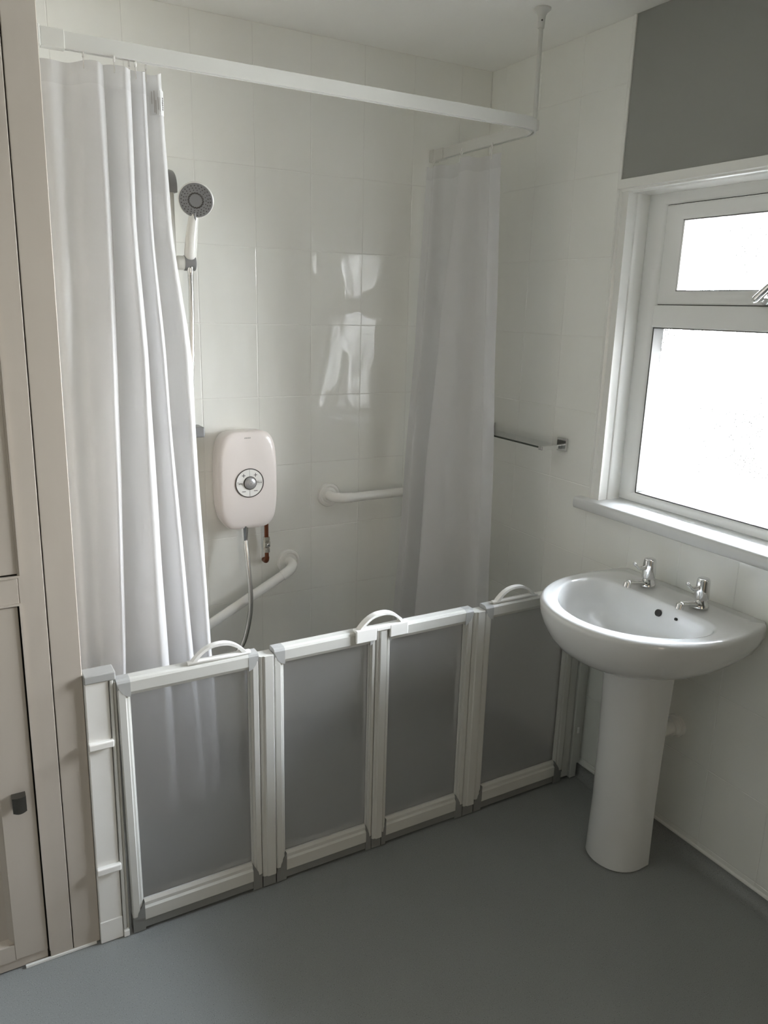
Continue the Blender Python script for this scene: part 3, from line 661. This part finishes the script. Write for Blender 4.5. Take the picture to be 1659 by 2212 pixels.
# handset resting in the slider
HB = Vector((-1.1800, -0.072, 1.791)); HH = Vector((-1.168, -0.105, 1.945))
hs = thing('shower_handset', 'white shower handset with grey round spray face resting in the riser slider', 'shower head', tuple(HB))
bm = bmesh.new(); pts = crom([HB + Vector((0, 0.004, -0.012)), HB, HB.lerp(HH, 0.35) + Vector((0, 0.004, 0)), HB.lerp(HH, 0.7) + Vector((0, 0.002, 0)), HH], 5)
rs = [0.0148 + 0.004 * math.sin(PI * min(1, k / (len(pts) * 0.7))) if k > 3 else 0.0125 + 0.001 * k for k in range(len(pts))]
tube(bm, pts, rs, 20); obj('handle', bm, M_white, hs, sharp=50)
FN = Vector((-0.30, -0.87, -0.39)).normalized(); FC = Vector((-1.1705, -0.122, 1.946))
bm = bmesh.new(); lathe(bm, [(-0.030, 0.010), (-0.026, 0.028), (-0.016, 0.045), (-0.006, 0.0525), (0.0, 0.0535), (0.003, 0.0525)], FC, FN, 40); obj('head_shell', bm, M_white, hs, smooth=True)
bm = bmesh.new(); lathe(bm, [(0.0, 0.0505), (0.0045, 0.0505), (0.0055, 0.049), (0.006, 0.02), (0.0055, 0.001)], FC, FN, 40); fp = obj('spray_plate', bm, M_greyp, hs, sharp=30)
fu = (Vector((0, 0, 1)) - FN * FN.z).normalized(); fv = FN.cross(fu)
bm = bmesh.new()
for rad, cnt, r0 in ((0.0435, 26, 0.0021), (0.0365, 23, 0.0020), (0.030, 18, 0.0018)):
    for k in range(cnt):
        a = 2 * PI * (k + rad * 50) / cnt; c = FC + FN * 0.0052 + fu * rad * math.cos(a) + fv * rad * math.sin(a)
        lathe(bm, [(0, r0), (0.0018, r0 * 0.8)], c, FN, 6)
tag(obj('spray_nozzles', bm, M_print, fp), kind='stuff')
bm = bmesh.new(); rp = []
for k in range(97):
    a = 2 * PI * k / 96; r_ = 0.0215 + 0.0011 * math.sin(18 * a); rp.append(FC + FN * 0.0058 + fu * r_ * math.cos(a) + fv * r_ * math.sin(a))
tube(bm, rp, 0.0021, 6); obj('centre_ring', bm, M_print, fp)
bm = bmesh.new(); q0 = FC + FN * 0.004 - fu * 0.046 + fv * 0.006
tube(bm, [q0 + fu * 0.01, q0 - fu * 0.012 + fv * 0.0 , q0 - fu * 0.030 + fv * 0.006], [0.004, 0.0045, 0.0035], 8); obj('selector_lever', bm, M_greyp, hs, sharp=50)

# chrome hose
hz = thing('shower_hose', 'flexible chrome shower hose looping from the electric shower up to the handset', 'hose', (-1.1, -0.08, 0.38))
hp = crom([(-1.1810, -0.068, 1.735), (-1.183, -0.076, 1.66), (-1.189, -0.080, 1.52), (-1.196, -0.080, 1.36), (-1.206, -0.084, 1.15), (-1.235, -0.105, 0.90), (-1.250, -0.120, 0.64), (-1.225, -0.120, 0.47), (-1.165, -0.118, 0.402), (-1.098, -0.116, 0.418), (-1.054, -0.115, 0.461), (-1.029, -0.115, 0.547), (-1.020, -0.112, 0.633), (-1.021, -0.095, 0.745), (-1.0235, -0.077, 0.835)], 70)
hp = hp[::1]
bm = bmesh.new(); tube(bm, hp, [0.0080 if k % 2 else 0.0092 for k in range(len(hp))], 10); obj('hose', bm, M_hose, hz, smooth=True)
bm = bmesh.new(); lathe(bm, [(0, 0.0082), (0.012, 0.0095), (0.045, 0.0125), (0.062, 0.0125)], (-1.0235, -0.0755, 0.828), (0, 0, 1), 8); obj('hose_nut', bm, M_chrome, hz, sharp=25)
bm = bmesh.new(); lathe(bm, [(0, 0.0085), (0.01, 0.0105), (0.036, 0.011), (0.042, 0.009)], (-1.1810, -0.068, 1.728), (0, 0, 1), 14); obj('hose_nut', bm, M_chrome, hz, sharp=35)

# ------------------------------------------------------------------ grab rails
def grab(label, a, b, off=0.075):
    a, b = Vector(a), Vector(b); d = (b - a).normalized(); root = thing('grab_rail', label, 'grab rail', tuple(a), 'white grab rails on the back wall')
    for e_, s in ((a, 1), (b, -1)):
        bm = bmesh.new(); lathe(bm, [(0.001, 0.046), (0.006, 0.046), (0.012, 0.043), (0.014, 0.036), (0.010, 0.030), (0.012, 0.020)], e_, (0, -1, 0), 36); obj('flange', bm, M_white, root, sharp=40)
        y = Vector((0, -1, 0)); pts = [e_ + y * 0.006, e_ + y * (off - 0.045)]
        for k in range(1, 9):
            t = PI / 2 * k / 8; pts.append(e_ + y * (off - 0.045 + 0.045 * math.sin(t)) + d * s * 0.045 * (1 - math.cos(t)))
        pts.append(e_ + y * off + d * s * 0.062)
        bm = bmesh.new(); tube(bm, pts, 0.0192, 18); obj('elbow', bm, M_white, root, sharp=50)
    y = Vector((0, -off, 0)); bm = bmesh.new(); tube(bm, [a + y + d * 0.058, b + y - d * 0.058], 0.0175, 18); obj('bar', bm, M_white, root, sharp=60)
grab('white grab rail fixed level on the back wall, running behind the right curtain', (-0.664, 0, 0.951), (-0.214, 0, 0.951))
an = math.radians(27); grab('white grab rail sloping down to the left below the electric shower', (-0.830, 0, 0.709), (-0.830 - 0.56 * math.cos(an), 0, 0.709 - 0.56 * math.sin(an)))

# ------------------------------------------------------------------ glass shelf on the right wall
gs = thing('glass_shelf', 'small clear glass shelf on square chrome brackets, beside the right curtain', 'shelf', (0, -0.34, 1.18))
sh = obj('shelf_glass', B(-0.094, -0.006, -0.526, -0.150, 1.181, 1.187), M_glass, gs)
obj('front_edge', B(-0.0955, -0.094, -0.526, -0.150, 1.181, 1.187), M_gedge, sh)
for yc in (-0.543, -0.128):
    s = 1 if yc < -0.3 else -1
    pb = obj('bracket_plate', B(-0.010, -0.0005, yc - 0.0235, yc + 0.0235, 1.168, 1.215, 0.002, 2), M_chrome, gs)
    obj('bracket_arm', B(-0.100, -0.010, yc - 0.008 + s * 0.004, yc + 0.008 + s * 0.010, 1.176, 1.190, 0.0015, 1), M_chrome, pb)

# ------------------------------------------------------------------ washbasin
YC = -1.148
bs = thing('washbasin', 'white ceramic washbasin on a full pedestal under the window', 'washbasin', (-0.2, YC, 0))
def dense(tab):
    out = crom([(t, h, 0) for t, h in tab], 10); P = [(p.x, p.y) for p in out]
    return P + [(t, -h) for t, h in reversed(P)]
outer_tab = [(0.0, 0.262), (0.05, 0.273), (0.1, 0.281), (0.2, 0.287), (0.3, 0.268), (0.38, 0.228), (0.44, 0.172), (0.475, 0.105), (0.49, 0.05), (0.494, 0.0)]
inner_tab = [(0.142, 0.0), (0.143, 0.12), (0.150, 0.196), (0.185, 0.231), (0.245, 0.240), (0.32, 0.216), (0.39, 0.159), (0.436, 0.092), (0.452, 0.038), (0.456, 0.0)]
def polar(poly, c, n=96):
    res = []
    for k in range(n):
        a = 2 * PI * (k + 0.5) / n; dx, dy = math.cos(a), math.sin(a); best = 0
        for i in range(len(poly)):
            (x1, y1), (x2, y2) = poly[i], poly[(i + 1) % len(poly)]
            ex, ey = x2 - x1, y2 - y1; den = dx * ey - dy * ex
            if abs(den) < 1e-12: continue
            t = ((x1 - c[0]) * ey - (y1 - c[1]) * ex) / den; s = ((x1 - c[0]) * dy - (y1 - c[1]) * dx) / den
            if t > 0 and -1e-9 <= s <= 1 + 1e-9: best = max(best, t)
        res.append((c[0] + dx * best, c[1] + dy * best))
    return res
CB = (0.27, 0.0); OUT = polar(dense(outer_tab), CB); INN = polar(dense(inner_tab), CB)
def ring_o(s, z, inset=0.0, drop=0.0, keep=0.3):
    r = []
    for t, h in OUT:
        ln = math.hypot(t - CB[0], h - CB[1]); k = s * (1 - inset / ln)
        tt = CB[0] + (t - CB[0]) * (k if t > CB[0] else 1 - (1 - k) * keep); r.append((-max(tt, 0.0008), YC + h * k, z))
    return r
def ring_i(s, z, c=(0.275, 0.0)):
    r = []
    for t, h in INN:
        ln = math.hypot(t - c[0], h - c[1]); r.append((-(c[0] + (t - c[0]) * s), YC + (c[1] + (h - c[1]) * s), z))
    return r
ZT = 0.840
def mixr(a, b, k): return [tuple(p + (q - p) * k for p, q in zip(u, v)) for u, v in zip(a, b)]
ra = ring_o(1, ZT, 0.010); rb = ring_i(1.02, ZT)
rings = [ring_o(0.36, 0.684, keep=0.35), ring_o(0.52, 0.688, keep=0.3), ring_o(0.68, 0.699, keep=0.25), ring_o(0.81, 0.719, keep=0.2), ring_o(0.90, 0.745, keep=0.2), ring_o(0.962, 0.777), ring_o(0.993, 0.802), ring_o(1.0, 0.822), ring_o(1.0, 0.830), ring_o(1, 0.8365, 0.0035), ra,
         mixr(ra, rb, 0.33), mixr(ra, rb, 0.66), rb, ring_i(0.99, ZT - 0.0015), ring_i(0.972, ZT - 0.007), ring_i(0.95, ZT - 0.022), ring_i(0.90, ZT - 0.055), ring_i(0.82, ZT - 0.090), ring_i(0.70, ZT - 0.115), ring_i(0.5, ZT - 0.130), ring_i(0.25, ZT - 0.136), ring_i(0.06, ZT - 0.138)]
bm = bmesh.new(); loft(bm, rings); bowl = obj('basin', bm, M_ceram, bs, smooth=True)
bm = bmesh.new(); lathe(bm, [(-0.004, 0.0105), (0.0012, 0.0105)], (-0.1555, YC - 0.016, 0.8075), (-0.93, 0, 0.36), 18); obj('overflow_hole', bm, M_hole, bowl)
bm = bmesh.new(); lathe(bm, [(-0.004, 0.0042), (0.0012, 0.0042)], (-0.1545, YC - 0.078, 0.811), (-0.93, 0, 0.36), 12); obj('chain_hole', bm, M_hole, bowl)
bm = bmesh.new(); lathe(bm, [(0, 0.022), (0.003, 0.021), (0.002, 0.012)], (-0.275, YC, ZT - 0.139), (0, 0, 1), 20); obj('drain', bm, M_chrome, bowl)
# pedestal: U section, open at the back, tapering downwards
def ped(z, hw, front, back=0.158, n=28):
    o, i = [], []; c = 0.20
    for k in range(n + 1):
        a = -PI / 2 + PI * k / n; o.append((-(c + (front - c) * math.cos(a) ** 0.9 if math.cos(a) > 0 else c), YC - 0.008 + hw * math.sin(a), z)); i.append((-(c + (front - 0.012 - c) * max(math.cos(a), 0) ** 0.9), YC - 0.008 + (hw - 0.012) * math.sin(a), z))
    o = [(-back, YC - 0.008 - hw * 0.97, z)] + o + [(-back, YC - 0.008 + hw * 0.97, z)]; i = [(-back, YC - 0.008 - hw * 0.97 + 0.012, z)] + i + [(-back, YC - 0.008 + hw * 0.97 - 0.012, z)]
    return o + i[::-1]
bm = bmesh.new(); lv = [(0.001, 0.089, 0.290), (0.006, 0.0935, 0.295), (0.03, 0.093, 0.294), (0.20, 0.090, 0.289), (0.40, 0.092, 0.289), (0.56, 0.096, 0.293), (0.64, 0.099, 0.297), (0.690, 0.101, 0.300)]
loft(bm, [ped(*q) for q in lv]); obj('pedestal', bm, M_ceram, bs, sharp=40)
def tap(label, y):
    root = thing('basin_tap', label, 'tap', (-0.082, y, ZT), 'chrome lever taps on the washbasin'); x = -0.082
    bm = bmesh.new(); lathe(bm, [(0, 0.0225), (0.004, 0.0235), (0.010, 0.022), (0.018, 0.018), (0.026, 0.0135), (0.032, 0.0125)], (x, y, ZT), (0, 0, 1), 28); obj('base', bm, M_chrome, root, smooth=True)
    bm = bmesh.new(); rings = []
    for u, zz, hw, hh in ((0.0, 0.012, 0.013, 0.009), (0.02, 0.017, 0.0115, 0.0085), (0.045, 0.0215, 0.0095, 0.0075), (0.062, 0.0245, 0.0095, 0.0075), (0.072, 0.024, 0.0105, 0.0085), (0.080, 0.021, 0.0105, 0.009)):
        c = Vector((x - 0.012 - u, y, ZT + zz)); rings.append([c + Vector((0, hw * math.cos(a), hh * math.sin(a))) for a in [2 * PI * k / 16 for k in range(16)]])
    loft(bm, rings); sp_ = obj('spout', bm, M_chrome, root, smooth=True)
    bm = bmesh.new(); lathe(bm, [(0, 0.0118), (0.014, 0.0118), (0.0145, 0.010)], (x - 0.086, y, ZT + 0.026), (-0.25, 0, -0.97), 16); obj('nozzle', bm, M_chrome, sp_, sharp=40)
    bm = bmesh.new(); lathe(bm, [(0.028, 0.0198), (0.032, 0.0212), (0.060, 0.0192), (0.078, 0.0186), (0.085, 0.0178), (0.086, 0.0166), (0.0885, 0.0160), (0.0895, 0.014)], (x, y, ZT), (0, 0, 1), 28); hd_ = obj('head', bm, M_chrome, root, sharp=35)
    bm = bmesh.new(); rings = []
    for u, zz, hw, hh in ((0.010, 0.063, 0.0075, 0.0075), (0.026, 0.0625, 0.0072, 0.0068), (0.044, 0.0645, 0.0075, 0.0066), (0.055, 0.072, 0.0080, 0.0068), (0.064, 0.081, 0.0085, 0.0070), (0.069, 0.084, 0.005, 0.004)):
        c = Vector((x - u, y, ZT + zz)); rings.append([c + Vector((-0.2 * hh * math.sin(a), hw * math.cos(a), hh * math.sin(a))) for a in [2 * PI * k / 14 for k in range(14)]])
    loft(bm, rings); obj('lever', bm, M_chrome, hd_, smooth=True)
tap('chrome lever tap on the washbasin, the one nearer the shower', -1.052)
tap('chrome lever tap on the washbasin, the one farther from the shower', -1.246)
bm = bmesh.new(); tube(bm, crom([(-0.19, -1.20, 0.640), (-0.150, -1.245, 0.652), (-0.105, -1.275, 0.672), (-0.085, -1.262, 0.700)], 8), 0.008, 10); obj('pipe_and_gap_shade', bm, M_hole, bs, sharp=60)  # near-black tube for both the pipe and the shaded gap under the basin
# waste pipe behind the pedestal
wpz = thing('waste_pipe', 'white waste pipe elbow low on the tiled wall behind the pedestal', 'pipe', (-0.05, -1.16, 0.42))
bm = bmesh.new(); tube(bm, crom([(-0.002, -1.16, 0.40), (-0.05, -1.16, 0.40), (-0.10, -1.16, 0.40), (-0.13, -1.16, 0.41), (-0.145, -1.16, 0.46), (-0.145, -1.16, 0.62)], 6), 0.021, 16); obj('pipe', bm, M_white, wpz, sharp=60)
bm = bmesh.new(); lathe(bm, [(0.0, 0.036), (0.012, 0.036), (0.016, 0.030), (0.03, 0.027)], (-0.0005, -1.16, 0.40), (-1, 0, 0), 24); obj('wall_collar', bm, M_white, wpz, sharp=40)
